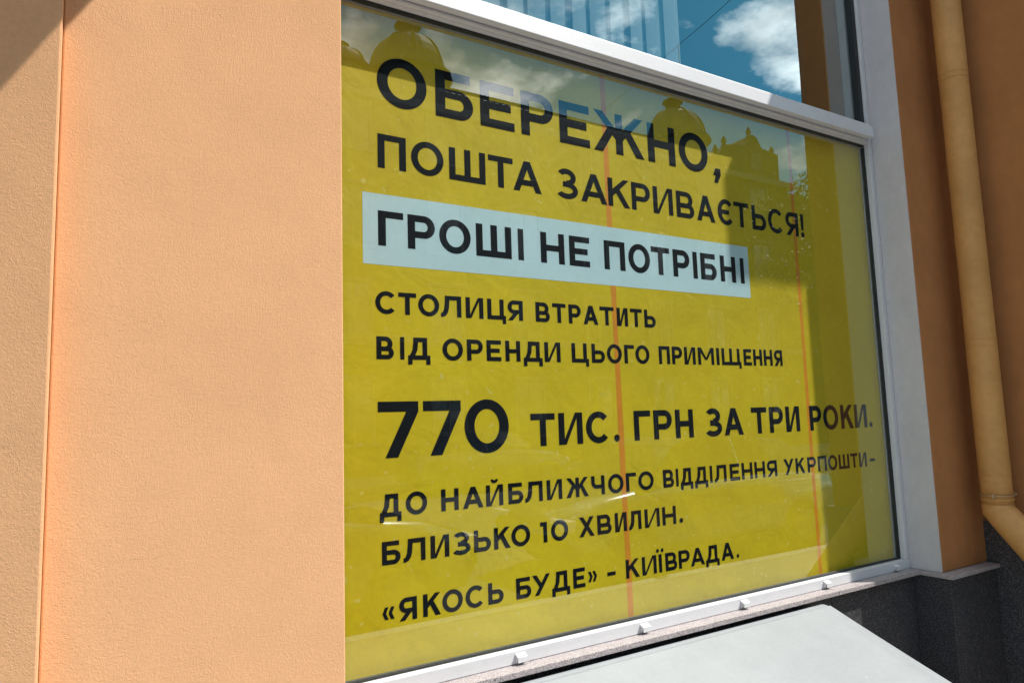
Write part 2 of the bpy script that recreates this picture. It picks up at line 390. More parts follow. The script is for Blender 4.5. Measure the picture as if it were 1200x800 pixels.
NAT = {'А': 1.02, 'Б': .84, 'В': .86, 'Г': .70, 'Д': 1.02, 'Е': .76, 'Є': .90, 'Ж': 1.3, 'З': .80, 'И': .92, 'І': .2, 'Ї': .2, 'Й': .92, 'К': .88, 'Л': .98, 'М': 1.08, 'Н': .86, 'О': 1.06, 'П': .86, 'Р': .82, 'С': .95, 'Т': .84, 'У': .92, 'Х': .95, 'Ц': 1.0, 'Ч': .82, 'Ш': 1.25, 'Щ': 1.38, 'Ь': .82, 'Я': .84}
def glyph(K, c, w, s):
    t = s * 0.86; h = 1.0
    def V(x): R(K, x, 0, x + s, h)
    if c == 'І': R(K, 0, 0, w, h)
    elif c == 'Ї':
        x = (w - s) / 2; V(x); r = s * .48
        for dx in (-s * .75, s * .75): arc(K, w / 2 + dx, h + .2, r, r, r, r, 0, 360, 14)
    elif c == 'П': V(0); V(w - s); R(K, s, h - t, w - s, h)
    elif c == 'Н': V(0); V(w - s); R(K, s, .5 - t / 2, w - s, .5 + t / 2)
    elif c == 'Г': V(0); R(K, s, h - t, w, h)
    elif c == 'Т': R(K, (w - s) / 2, 0, (w + s) / 2, h - t); R(K, 0, h - t, w, h)
    elif c == 'Е': V(0); R(K, s, h - t, w, h); R(K, s, 0, w, t); R(K, s, .5 - t / 2, w * .9, .5 + t / 2)
    elif c == 'Ш': V(0); V((w - s) / 2); V(w - s); R(K, s, 0, w - s, t)
    elif c == 'Щ':
        e = .12; W = w - e; V(0); V((W - s) / 2); V(W - s); R(K, s, 0, W - s, t); R(K, W, 0, w, t); R(K, w - s * .85, -.2, w, 0)
    elif c == 'Ц':
        e = .12; W = w - e; V(0); V(W - s); R(K, s, 0, W - s, t); R(K, W, 0, w, t); R(K, w - s * .85, -.2, w, 0)
    elif c == 'Л':
        V(w - s); R(K, .2 * w, h - t, w - s, h)
        a = .2 * w
        K.poly([(a, h - t), (a + s, h - t), (a + s * .88, .42), (a + s * .62, .2), (a + s * .1, .05), (a - s * .6, -0.01), (0, 0), (0, t * .95), (a - s * .55, .2), (a - s * .2, .38), (a - .02, .6)])
    elif c == 'Д':
        R(K, 0, 0, w, t); R(K, 0, -.22, s * .9, 0); R(K, w - s * .9, -.22, w, 0)
        x1 = w * .86; R(K, x1 - s, t, x1, h); a = .24 * w; R(K, a, h - t, x1 - s, h)
        K.poly([(a, h - t), (a + s, h - t), (a + s * .85, .45), (a + s * .35, t), (a - s * .75, t), (a - s * .2, .45)])
    elif c in 'ИЙ':
        V(0); V(w - s); K.poly([(s * .6, 0), (s * 1.25, 0), (w - s * .6, h), (w - s * 1.25, h)])
        if c == 'Й': arc(K, w / 2, h + .27, .21, .19, s * .62, s * .62, 180, 360, 16)
    elif c == 'А':
        q = s * 1.1
        K.poly([(0, 0), (q, 0), (w / 2 + q * .5, h), (w / 2 - q * .5, h)]); K.poly([(w - q, 0), (w, 0), (w / 2 + q * .5, h), (w / 2 - q * .5, h)])
        R(K, w * .22, .2, w * .78, .2 + t)
    elif c == 'У':
        q = s * 1.12
        K.poly([(.12 * w, 0), (.12 * w + q, 0), (w, h), (w - q, h)]); K.poly([(0, h), (q, h), (w * .56 + q * .3, .40), (w * .56 - q * .3, .24)])
    elif c == 'Х':
        q = s * 1.18
        K.poly([(0, 0), (q, 0), (w - .02, h), (w - q - .02, h)]); K.poly([(w - q, 0), (w, 0), (q + .02, h), (.02, h)])
    elif c == 'К':
        q = s * 1.2; V(0)
        K.poly([(s, .36), (s, .36 + s * 1.25), (w - q - .02, h), (w - .02, h)]); K.poly([(s + (w - s) * .18, .50), (s + (w - s) * .18 + s * .75, .66), (w, 0), (w - q, 0)])
    elif c == 'Ж':
        m_ = w / 2; q = s * 1.2; R(K, m_ - s / 2, 0, m_ + s / 2, h)
        for g in (-1, 1):
            X = lambda x: m_ + g * x
            a = s / 2; e = w / 2
            K.poly([(X(a), .36), (X(a), .36 + s * 1.2), (X(e - q - .02), h), (X(e - .02), h)]); K.poly([(X(a + (e - a) * .12), .48), (X(a + (e - a) * .12 + s * .6), .66), (X(e), 0), (X(e - q), 0)])
    elif c == 'М':
        V(0); V(w - s); q = s * 1.1
        K.poly([(s * .1, h), (s * 1.15, h), (w / 2 + q * .35, .28), (w / 2 - q * .35, .28)]); K.poly([(w - s * 1.15, h), (w - s * .1, h), (w / 2 + q * .35, .28), (w / 2 - q * .35, .28)])
    elif c == 'Р': V(0); bowl(K, s, w, .33, h, s, t)
    elif c == 'Б': V(0); R(K, s, h - t, w * .93, h); bowl(K, s, w, 0, .62, s, t)
    elif c == 'В': V(0); bowl(K, s, w, 0, .56, s, t); bowl(K, s, w * .93, .56 - t, h, s, t)
    elif c == 'Ь': V(0); bowl(K, s, w, 0, .66, s, t)
    elif c == 'Я':
        V(w - s); bowl(K, s, w, .33, h, s, t, flip=w); K.poly([(0, 0), (s * 1.2, 0), (w * .62 + s * .3, .36), (w * .62 - s * .9, .36)])
    elif c == 'Ч':
        V(w - s); R(K, 0, .66, s, h); arc(K, .36, .66, .36, .33, s, t, 180, 270, 14); R(K, .36, .33, w - s, .33 + t)
    elif c in 'О0': arc(K, w / 2, .5, w / 2, .515, s, t, 0, 360, 44)
    elif c == 'С': arc(K, w * .535, .5, w * .535, .515, s, t, 42, 318, 36)
    elif c == 'Є': arc(K, w * .535, .5, w * .535, .515, s, t, 42, 318, 36); R(K, s * .9, .5 - t / 2, w * .74, .5 + t / 2)
    elif c == 'З':
        arc(K, w * .47, .725, w * .45, .29, s, t, -90, 148, 22); arc(K, w * .47, .28, w * .53, .295, s, t, -148, 90, 22)
        R(K, w * .3, .575 - t, w * .47, .575); 
    elif c == '7':
        R(K, 0, h - t, w, h); K.poly([(w * .17, 0), (w * .17 + s * 1.12, 0), (w, h - t), (w - s * 1.12, h - t)])
    elif c == '1': R(K, w - s, 0, w, h); R(K, 0, h - t, w - s, h)
    elif c == '-': R(K, 0, .32, w, .32 + t)
    elif c == '.': r = w / 2; arc(K, r, r * 1.0, r, r, r, r, 0, 360, 18)
    elif c == ',':
        K.poly([(0, .0), (.10 * 1, .2), (w, .2), (w, .02), (w * .55, -.2), (w * .1, -.2), (w * .32, 0)])
    elif c == '!':
        K.poly([(0, h), (w, h), (w * .82, .3), (w * .18, .3)]); r = w / 2; arc(K, r, r, r, r, r, r, 0, 360, 18)
    elif c in '«»':
        for k in (0, 1):
            x0 = k * w * .48; a = w * .5; q = s * .75
            pts = [(x0 + a, .72), (x0 + a - q, .72), (x0, .45), (x0 + a - q, .18), (x0 + a, .18), (x0 + q, .45)]
            if c == '»': pts = [(w - x, y) for x, y in pts]
            K.poly([pts[0], pts[1], pts[2], pts[5]]); K.poly([pts[2], pts[3], pts[4], pts[5]])

LINES = [
(0.4989, 0.5798, .222, [('О', 0.388, 0.4736), ('Б', 0.4893, 0.5595), ('Е', 0.5734, 0.6418), ('Р', 0.6559, 0.7255), ('Е', 0.7391, 0.8082), ('Ж', 0.8173, 0.9438), ('Н', 0.9538, 1.0278), ('О', 1.0387, 1.1223), (',', 1.1353, 1.1585)]),
(0.3946, 0.4496, .21, [('П', 0.3879, 0.4353), ('О', 0.4441, 0.5015), ('Ш', 0.5117, 0.5801), ('Т', 0.5858, 0.6351), ('А', 0.6351, 0.6941), ('З', 0.7273, 0.775), ('А', 0.7819, 0.843), ('К', 0.8461, 0.8996), ('Р', 0.9046, 0.9522), ('ИВ', 0.9602, 1.0723), ('АЄ', 1.0799, 1.1892), ('ТЬ', 1.1916, 1.2948), ('СЯ', 1.3016, 1.4069), ('!', 1.4145, 1.4270)]),
(0.2708, 0.3261, .23, [('Г', 0.3871, 0.4288), ('Р', 0.4361, 0.4833), ('О', 0.4907, 0.5482), ('Ш', 0.5583, 0.6273), ('І', 0.6405, 0.6519), ('Н', 0.6873, 0.7386), ('Е', 0.7494, 0.7956), ('П', 0.8294, 0.88), ('О', 0.8882, 0.9432), ('Т', 0.9466, 0.9949), ('Р', 1.0041, 1.0498), ('І', 1.0592, 1.0715), ('Б', 1.081, 1.1271), ('Н', 1.1385, 1.185), ('І', 1.1993, 1.2113)]),
(0.1655, 0.1998, .23, [('С', 0.3813, 0.4146), ('Т', 0.4187, 0.4486), ('О', 0.4519, 0.4881), ('Л', 0.4911, 0.5276), ('И', 0.5358, 0.5686), ('Ц', 0.5761, 0.6119), ('Я', 0.6156, 0.6458), ('ВТ', 0.6719, 0.736), ('РА', 0.7423, 0.8086), ('Т', 0.8126, 0.8456), ('И', 0.8527, 0.8795), ('ТЬ', 0.8854, 0.9493)]),
(0.0959, 0.1305, .23, [('В', 0.3822, 0.4101), ('І', 0.4204, 0.4274), ('Д', 0.4334, 0.471), ('О', 0.4922, 0.5287), ('Р', 0.536, 0.5655), ('Е', 0.5725, 0.6003), ('Н', 0.6085, 0.6379), ('Д', 0.6443, 0.6829), ('И', 0.6873, 0.7211), ('Ц', 0.7454, 0.7832), ('Ь', 0.79, 0.8203), ('О', 0.8252, 0.8605), ('Г', 0.8666, 0.8906), ('О', 0.8937, 0.9286), ('ПРИ', 0.9528, 1.0509), ('МІЩ', 1.058, 1.1837), ('ЕННЯ', 1.1916, 1.3158)]),
(-0.052, 0.032, .215, [('7', 0.3832, 0.4489), ('7', 0.4568, 0.5222), ('0', 0.5282, 0.6105)]),
(-0.047, 0.0077, .23, [('Т', 0.6536, 0.7033), ('И', 0.7108, 0.7626), ('С', 0.7701, 0.8221), ('.', 0.8328, 0.8459), ('Г', 0.8813, 0.9224), ('Р', 0.9299, 0.9769), ('Н', 0.9858, 1.0337), ('З', 1.0666, 1.1139), ('А', 1.1201, 1.1769), ('Т', 1.2027, 1.2508), ('Р', 1.259, 1.3037), ('И', 1.3125, 1.3592), ('Р', 1.3938, 1.4363), ('О', 1.4421, 1.4976), ('К', 1.507, 1.5548), ('И', 1.5597, 1.6085), ('.', 1.6166, 1.6290)]),
(-0.1378, -0.1046, .23, [('Д', 0.3845, 0.4186), ('О', 0.4256, 0.4608), ('Н', 0.4844, 0.5146), ('А', 0.5219, 0.5587), ('Й', 0.5638, 0.5958), ('Б', 0.6055, 0.6342), ('Л', 0.6379, 0.6731), ('И', 0.6814, 0.7132), ('Ж', 0.7215, 0.7699), ('Ч', 0.7763, 0.8061), ('О', 0.8139, 0.8494), ('Г', 0.8554, 0.8798), ('О', 0.8849, 0.9225), ('ВІД', 0.9463, 1.024), ('ДІЛ', 1.0293, 1.1179), ('ЕННЯ', 1.1278, 1.2724), ('УК', 1.2949, 1.3656), ('РП', 1.3741, 1.4418), ('ОШ', 1.4469, 1.5258), ('ТИ', 1.531, 1.5934), ('-', 1.6058, 1.6265)]),
(-0.2064, -0.1729, .23, [('Б', 0.3871, 0.4161), ('Л', 0.4208, 0.4565), ('И', 0.465, 0.4965), ('З', 0.5022, 0.5336), ('Ь', 0.5399, 0.5704), ('К', 0.5762, 0.6069), ('О', 0.6089, 0.6452), ('1', 0.6654, 0.6791), ('0', 0.6871, 0.7225), ('Х', 0.7454, 0.7791), ('В', 0.7855, 0.8174), ('ИЛ', 0.8253, 0.8874), ('ИН', 0.8956, 0.9739), ('.', 0.9821, 0.9918)]),
(-0.2895, -0.2568, .23, [('«', 0.3867, 0.4059), ('Я', 0.4127, 0.441), ('К', 0.4509, 0.4801), ('О', 0.4828, 0.5177), ('С', 0.5226, 0.5552), ('Ь', 0.5629, 0.591), ('Б', 0.6147, 0.6436), ('У', 0.6461, 0.6816), ('Д', 0.685, 0.7218), ('Е', 0.7289, 0.7542), ('»', 0.7603, 0.7801), ('-', 0.8028, 0.8216), ('К', 0.8454, 0.8775), ('И', 0.8836, 0.9187), ('Ї', 0.9250, 0.9315), ('В', 0.9407, 0.9701), ('Р', 0.9745, 1.0033), ('А', 1.0055, 1.0431), ('Д', 1.0461, 1.083), ('А', 1.089, 1.1242), ('.', 1.1316, 1.1392)]),
]
PY = 1.0105     # banner plane behind the glass
Bn = empty('banner', P(1.0, PY, GB), 'yellow banner with bold black Cyrillic lettering filling the lower window pane behind the glass', 'banner')
# the sheet: a very slightly rippled film
bm = bmesh.new(); NX, NZ = 90, 60
grid = [[None] * (NZ + 1) for _ in range(NX + 1)]
for i in range(NX + 1):
    for j in range(NZ + 1):
        u = 0.3215 + (1.6715 - 0.3215) * i / NX; v = GB - 0.0005 + (GT + 0.001 - GB) * j / NZ
        d = 0.0
        grid[i][j] = bm.verts.new(P(u, PY, v) + Vector((0, d, 0)))
for i in range(NX):
    for j in range(NZ): bm.faces.new((grid[i][j], grid[i + 1][j], grid[i + 1][j + 1], grid[i][j + 1]))
link('sheet', bm, M['yellow'], Bn, smooth=True)
def flat(name, mt, x0, x1, z0, z1, dy):
    bm = bmesh.new(); bm.faces.new([bm.verts.new(P(*p)) for p in ((x0, PY - dy, z0), (x1, PY - dy, z0), (x1, PY - dy, z1), (x0, PY - dy, z1))])
    return link(name, bm, mt, Bn)
def strip_obj(name, mt, xt, xb, wd, z0, z1, dy):
    bm = bmesh.new(); n = 12
    L = [(xb + (xt - xb) * k / n, z0 + (z1 - z0) * k / n) for k in range(n + 1)]
    A = [bm.verts.new(P(x + 0.0006 * math.sin(k * 1.3), PY - dy, z)) for k, (x, z) in enumerate(L)]
    C = [bm.verts.new(P(x + wd + 0.0006 * math.sin(k * 1.9), PY - dy, z)) for k, (x, z) in enumerate(L)]
    for k in range(n): bm.faces.new((A[k], C[k], C[k + 1], A[k + 1]))
    return link(name, bm, mt, Bn)
strip_obj('orange_strip', M['orange_tape'], 0.838, 0.846, 0.0125, GB, GT, 0.00008)
strip_obj('orange_strip', M['orange_tape'], 1.388, 1.386, 0.0110, GB, GT, 0.00008)
flat('white_band', M['white_print'], 0.3625, 1.2270, 0.2408, 0.3524, 0.00018)
for vb, vt, s, segs in LINES:
    H = vt - vb
    for text, u0, u1 in segs:
        if len(text) == 1: parts = [(text, u0, (u1 - u0) / H)]
        else:
            gaps = .17 * (len(text) - 1); tot = sum(NAT[c] for c in text) + gaps; k = (u1 - u0) / H / tot
            parts = []; x = u0
            for c in text: parts.append((c, x, NAT[c] * k)); x += (NAT[c] + .17) * k * H
        for c, x, wd in parts:
            K = Ink(0, 0, 1, 1); K.o = (S * x, EYE + S * vb); K.k = (S * H, S * H); K.y = S * (PY - 0.00035)
            ss = s if c not in 'І' else wd
            # far letters that are squeezed keep their colour weight
            glyph(K, c, wd, min(ss, wd * .42) if c not in 'І.,!-«»1Ї' else s)
            link('letter' if c not in '.,!-«»' else 'punctuation_mark', K.bm, M['black_print'], Bn)

# ------------------------------------------------------------------ blinds in the upper window
Bl = empty('vertical_blind', P(0.7, 1.06, 0.70), 'pale vertical blind hanging behind the left of the upper pane', 'blind')
sl = None
for i in range(16):
    x = 0.34 + i * 0.050
    bm = bmesh.new(); n = 6; wd = 0.066; ang = math.radians(16 + 6 * math.sin(i * 2.1))
    A, C = [], []
    for k in range(n + 1):
        t = k / n - 0.5; b = 0.006 * (1 - 4 * t * t)
        px_, py_ = x + wd * t * math.cos(ang) + b * math.sin(ang), 1.06 + wd * t * math.sin(ang) - b * math.cos(ang)
        A.append(bm.verts.new(P(px_, py_, 0.705))); C.append(bm.verts.new(P(px_, py_, 1.555)))
    for k in range(n): bm.faces.new((A[k], A[k + 1], C[k + 1], C[k]))
    link('slat', bm, M['blind'], Bl, smooth=True)
Bb = empty('vertical_blind', P(1.5, 1.06, 0.70), 'brown vertical blind bunched up at the right end of the upper pane', 'blind')
for i in range(9):
    x = 1.42 + i * 0.0135
    bm = bmesh.new(); a = math.radians(62 + 8 * math.sin(i * 1.7)); wd = 0.05
    dx, dy = wd / 2 * math.cos(a), wd / 2 * math.sin(a)
    prism(bm, [(S * (x - dx), S * (1.065 - dy)), (S * (x + dx), S * (1.065 + dy)), (S * (x + dx) + 0.001, S * (1.065 + dy)), (S * (x - dx) + 0.001, S * (1.065 - dy))], 'z', EYE + S * 0.705, EYE + S * 1.555)
    link('slat', bm, M['blind_brown'], Bb)

# ------------------------------------------------------------------ drainpipe
Dp = empty('drainpipe', P(1.84, 0.85, -0.5), 'peach painted round drainpipe with an elbow in the corner beside the right pilaster', 'drainpipe')
px0, py0, pr = S * 1.838, S * 0.850, S * 0.0325
zt, ze = EYE + S * 3.0, EYE + S * -0.235
zj1, zj2, zj0 = EYE + S * 0.145, EYE + S * -0.175, EYE + S * 0.80
bm = bmesh.new()
pts = [Vector((px0, py0, z)) for z in (zt, zj0 + .03, zj0, zj1 + .02, zj1, zj2 + .02, zj2, ze)]
tube(bm, pts, [pr * 1.0, pr * 1.0, pr * .985, pr * .985, pr * 1.0, pr * 1.0, pr * 0.99, pr * .99], 40)
link('pipe', bm, M['pipe'], Dp, smooth=True)
def ring(z, r, hgt, name='joint_ring', mt=None):
    bm = bmesh.new(); lathe(bm, (px0, py0, z), [(r - .003, -hgt), (r, -hgt * .6), (r + .0012, 0), (r, hgt * .6), (r - .003, hgt)], 40); return link(name, bm, mt or M['pipe'], Dp, smooth=True)
for z in (zj0, zj0 + .02, zj1 + .011, zj1 - .013, zj2 + .016, zj2 - .008): ring(z, pr + .0006, .0022)
# elbow and slanting lower run
bm = bmesh.new()
d = Vector((0.0, -0.62, -0.78)).normalized()
e0 = Vector((px0, py0, ze + 0.004)); e1 = Vector((px0, py0, ze - 0.018)); e2 = e1 + d * 0.03
tube(bm, [e0, e1, e2, e1 + d * 0.62], [pr * 1.03, pr * 1.03, pr * 1.03, pr * 1.0], 40)
link('elbow', bm, M['pipe'], Dp, smooth=True)
bm = bmesh.new(); e = Vector((px0, py0, ze + 0.02))
lathe(bm, e, [(pr, -0.002), (pr * 1.05, -0.001), (pr * 1.05, 0.003), (pr, 0.004)], 40); link('joint_ring', bm, M['pipe'], Dp, smooth=True)
# wire clamp with bolts
zc = EYE + S * -0.212
bm = bmesh.new()
circ = [Vector((px0 + (pr + .003) * math.cos(a), py0 + (pr + .003) * math.sin(a), zc)) for a in [2 * math.pi * k / 40 for k in range(40)]]
tube(bm, circ + [circ[0]], 0.0022, 8, caps=False)
cl = link('clamp', bm, M['wire'], Dp, smooth=True)
for sx, sy in ((-1, -0.25), (0.9, -0.55)):
    bm = bmesh.new(); v = Vector((sx, sy, 0)).normalized(); c = Vector((px0, py0, zc)) + v * (pr + .004)
    tube(bm, [c, c + v * 0.016], 0.0035, 8); tube(bm, [c + v * 0.006 + Vector((0, 0, -.008)), c + v * 0.006 + Vector((0, 0, .008))], 0.0045, 6)
    b_ = link('bolt', bm, M['wire'], cl, smooth=False)

# ------------------------------------------------------------------ sloping white cellar hatch
Ht = empty('cellar_hatch', P(0.75, 0.9, -1.0667), 'white painted sheet metal hatch with a sloping lid below the window sill', 'hatch')
y_t, z_t, xr, xl = 0.955, -0.394, 1.317, -0.35
slope = 0.374; y_b = 0.30
ls = math.hypot(1, slope)
def L(x, dist, off=0.0):     # point on lid: x, distance down the slope (units), offset along the lid's normal (units)
    n = (-slope / ls, 1 / ls)
    return P(x, y_t - dist / ls + off * n[0], z_t - dist * slope / ls + off * n[1])
LEN = (y_t - y_b) * ls
bm = bmesh.new()
def lidgrid(bm):
    # outline rows: rounded upper right corner; folded lip near the top edge
    rows = [0.0, 0.0015, 0.004, 0.008, 0.0125, 0.0145, 0.017, 0.020, 0.03, 0.06, 0.12, 0.2, 0.3, 0.42, 0.55, LEN - .01, LEN]
    rad = 0.017
    prev = None; cols = 40
    rr = []
    for dd in rows:
        xe_ = xr if dd >= rad else xr - rad + math.sqrt(max(0, rad * rad - (rad - dd) ** 2))
        xs_ = [xl + (xe_ - xl) * k / cols for k in range(cols + 1)]
        off = 0.0
        if dd < 0.0015: off = -0.0035
        elif dd < 0.004: off = -0.0008
        elif dd >= 0.0145: off = 0.0026
        r = []
        for x in xs_:
            den = 0.0012 * math.sin(x * 7.3 + dd * 5) * math.sin(dd * 9 + 1) * (dd > .03)
            r.append(bm.verts.new(L(x, dd, off + den)))
        # edge turned down on the right
        r.append(bm.verts.new(L(xe_ + .0010, dd + .0005, off - 0.002))); r.append(bm.verts.new(L(xe_ + .0012, dd + .0005, -0.016)))
        rr.append(r)
    for a, b in zip(rr, rr[1:]):
        for k in range(len(a) - 1): bm.faces.new((a[k], a[k + 1], b[k + 1], b[k]))
    # upper edge turned down
    low = [bm.verts.new(v.co + Vector((0, 0, -0.02))) for v in rr[0]]
    for k in range(len(low) - 1): bm.faces.new((rr[0][k], low[k], low[k + 1], rr[0][k + 1]))
lidgrid(bm)
link('lid', bm, M['lid'], Ht, smooth=True)
bm = bmesh.new()
for x in (xl + .01, xr - .012):
    prism(bm, [(S * (y_t - .002), GZ), (S * (y_b + .01), GZ), tuple(L(x, LEN - .01, -.012))[1:], tuple(L(x, .002, -.012))[1:]], 'x', S * x, S * (x + .008))
link('side_panel', bm, M['lid'], Ht)
box_obj('front_panel', M['lid'], Ht, 0.0, xl + .01, xr - .004, y_b + .002, y_b + .008, -1.0667, -0.66)

# ------------------------------------------------------------------ across the street (seen mirrored in the panes)
FY = -18.0; RH = 12.35
Op = empty('apartment_building', (14, FY, 0), 'old grey brown street front with small domes on its roof, mirrored in the window', 'building')
box_obj('wall', M['facade'], Op, 0, -14, 28.6, FY - 10, FY, 0, RH - 0.4, m=True)
box_obj('cornice', M['trim'], Op, 0.02, -14.2, 28.8, FY - 10, FY + 0.35, RH - 0.39, RH - 0.1, m=True)
box_obj('cornice', M['trim'], Op, 0.02, -14.1, 28.7, FY - .2, FY + 0.18, 4.1, 4.35, m=True)
win0 = None
for fl in range(4):
    for k in range(13):
        x = -12.0 + k * 3.2; z = 1.0 + fl * 3.1
        if win0 is None:
            bm = bmesh.new()
            addbox(bm, (-.65, FY - .02, 0), (-.55, FY + .08, 1.9)); addbox(bm, (.55, FY - .02, 0), (.65, FY + .08, 1.9))
            addbox(bm, (-.72, FY - .02, 1.902), (.72, FY + .14, 2.06)); addbox(bm, (-.75, FY - .02, -.1), (.75, FY + .16, -.002)); addbox(bm, (-.04, FY - .01, .0), (.04, FY + .05, 1.9))
            wf = link('window_frame', bm, M['trim']); 
            bm = bmesh.new(); addbox(bm, (-.549, FY - .05, 0), (.549, FY + .02, 1.9)); pn = link('pane', bm, M['darkglass']); pn.parent = wf
            win0 = wf; o = wf
        else: o = copy_tree(win0)
        o.parent = None; o.location = (x, 0, z); o.parent = Op; o.matrix_parent_inverse = Op.matrix_world.inverted()
def dome(cx, r, zb, zt_):
    h = zt_ - zb
    bm = bmesh.new()
    prof = [(r * 1.0, -1.9), (r * 1.0, 0.0)] + [(r * math.cos(a) ** .8, h * .72 * math.sin(a)) for a in [math.radians(q) for q in (10, 22, 35, 48, 60, 70, 78)]] + [(r * .30, h * .715), (r * .26, h * .72), (r * .26, h * .90), (r * .36, h * .905), (r * .34, h * .93), (r * .12, h * 1.0), (0.05, h * 1.04), (0.02, h * 1.18)]
    lathe(bm, (cx, FY - 1.4, zb), prof, 16); dm = link('dome', bm, M['roofmetal'], Op)
    bm = bmesh.new(); lathe(bm, (cx, FY - 1.4, zb), [(r * 1.02, -.12), (r * 1.16, -.08), (r * 1.16, .02), (r * 1.04, .06)], 16); link('dome_cornice', bm, M['worn_trim'], dm)
    for k in range(8):
        a = 2 * math.pi * k / 8 + .2; bm = bmesh.new()
        pts = [Vector((cx + (q[0] + .02) * math.cos(a), FY - 1.4 + (q[0] + .02) * math.sin(a), zb + q[1])) for q in prof[1:9]]
        tube(bm, pts, .04, 5); link('rib', bm, M['worn_trim'], dm)
    return dm
dome(9.8, 1.36, 13.8, 15.95)
dome(7.25, 1.02, 13.5, 14.5)
dome(22.9, 1.36, 13.8, 15.95)
# attic with gable at the right
bm = bmesh.new(); prism(bm, [(24.4, RH - .3), (28.5, RH - .3), (28.5, RH + 1.5), (27.3, RH + 1.6), (26.95, RH + 2.1), (26.65, RH + 2.15), (26.2, RH + 1.55), (25.0, RH + 1.4), (24.4, RH + .9)], 'y', FY - 6, FY - .3)
gb = link('gable', bm, M['facade'], Op)
for x, z in ((24.55, RH + .9), (25.1, RH + 1.4), (26.8, RH + 2.15), (28.4, RH + 1.5)):
    bm = bmesh.new(); lathe(bm, (x, FY - .6, z - .02), [(.14, 0), (.14, .1), (.06, .14), (.13, .28), (.1, .38), (.02, .55)], 8); link('finial', bm, M['worn_trim'], gb)
box_obj('gable_window', M['darkglass'], gb, 0, 26.45, 27.15, FY - .4, FY - .27, RH + .45, RH + 1.3, m=True)
box_obj('low_wing', M['facade'], Op, 0, 28.61, 75, FY - 8, FY - 0.2, 0, 12.0, m=True)
# roof balustrade
bm = bmesh.new(); addbox(bm, (10.6, FY + .02, RH + .55), (20.0, FY + .14, RH + .66)); addbox(bm, (10.6, FY + .02, RH - .08), (20.0, FY + .14, RH + .02))
link('balustrade_rail', bm, M['worn_trim'], Op)
box_obj('balustrade_backing', M['facade'], Op, 0, 10.5, 20.2, FY - .45, FY - .15, RH - .39, RH + .63, m=True)  # added wall that closes the bright sky gaps behind the balusters
for k in range(38):
    bm = bmesh.new(); x = 10.7 + k * .25; addbox(bm, (x - .04, FY + .04, RH + .021), (x + .04, FY + .12, RH + .549)); link('baluster', bm, M['worn_trim'], Op)
box_obj('chimney', M['facade'], Op, 0, 12.2, 13.0, FY - 3.2, FY - 2.4, RH - .4, RH + 1.3, m=True)
box_obj('chimney', M['facade'], Op, 0, 16.3, 17.3, FY - 4.2, FY - 3.4, RH - .4, RH + 1.6, m=True)

# overhead span cable with a lamp
Cb = empty('overhead_cable', (9.5, 1.4, 9.85), 'thin overhead cable spanning the street, mirrored in the upper pane', 'cable')
a_, b_ = Vector((S * 6.24, S * .93, EYE + 8.25)), Vector((S * 8.67, FY, EYE + 8.25))
bm = bmesh.new(); tube(bm, [a_.lerp(b_, k / 12) - Vector((0, 0, .25 * math.sin(math.pi * k / 12))) for k in range(13)], .006, 6); link('cable', bm, M['cable'], Cb)
cpt = a_.lerp(b_, .46) - Vector((0, 0, .25))
bm = bmesh.new(); tube(bm, [cpt, cpt - Vector((0, 0, .6))], .008, 6); link('hanger', bm, M['cable'], Cb)

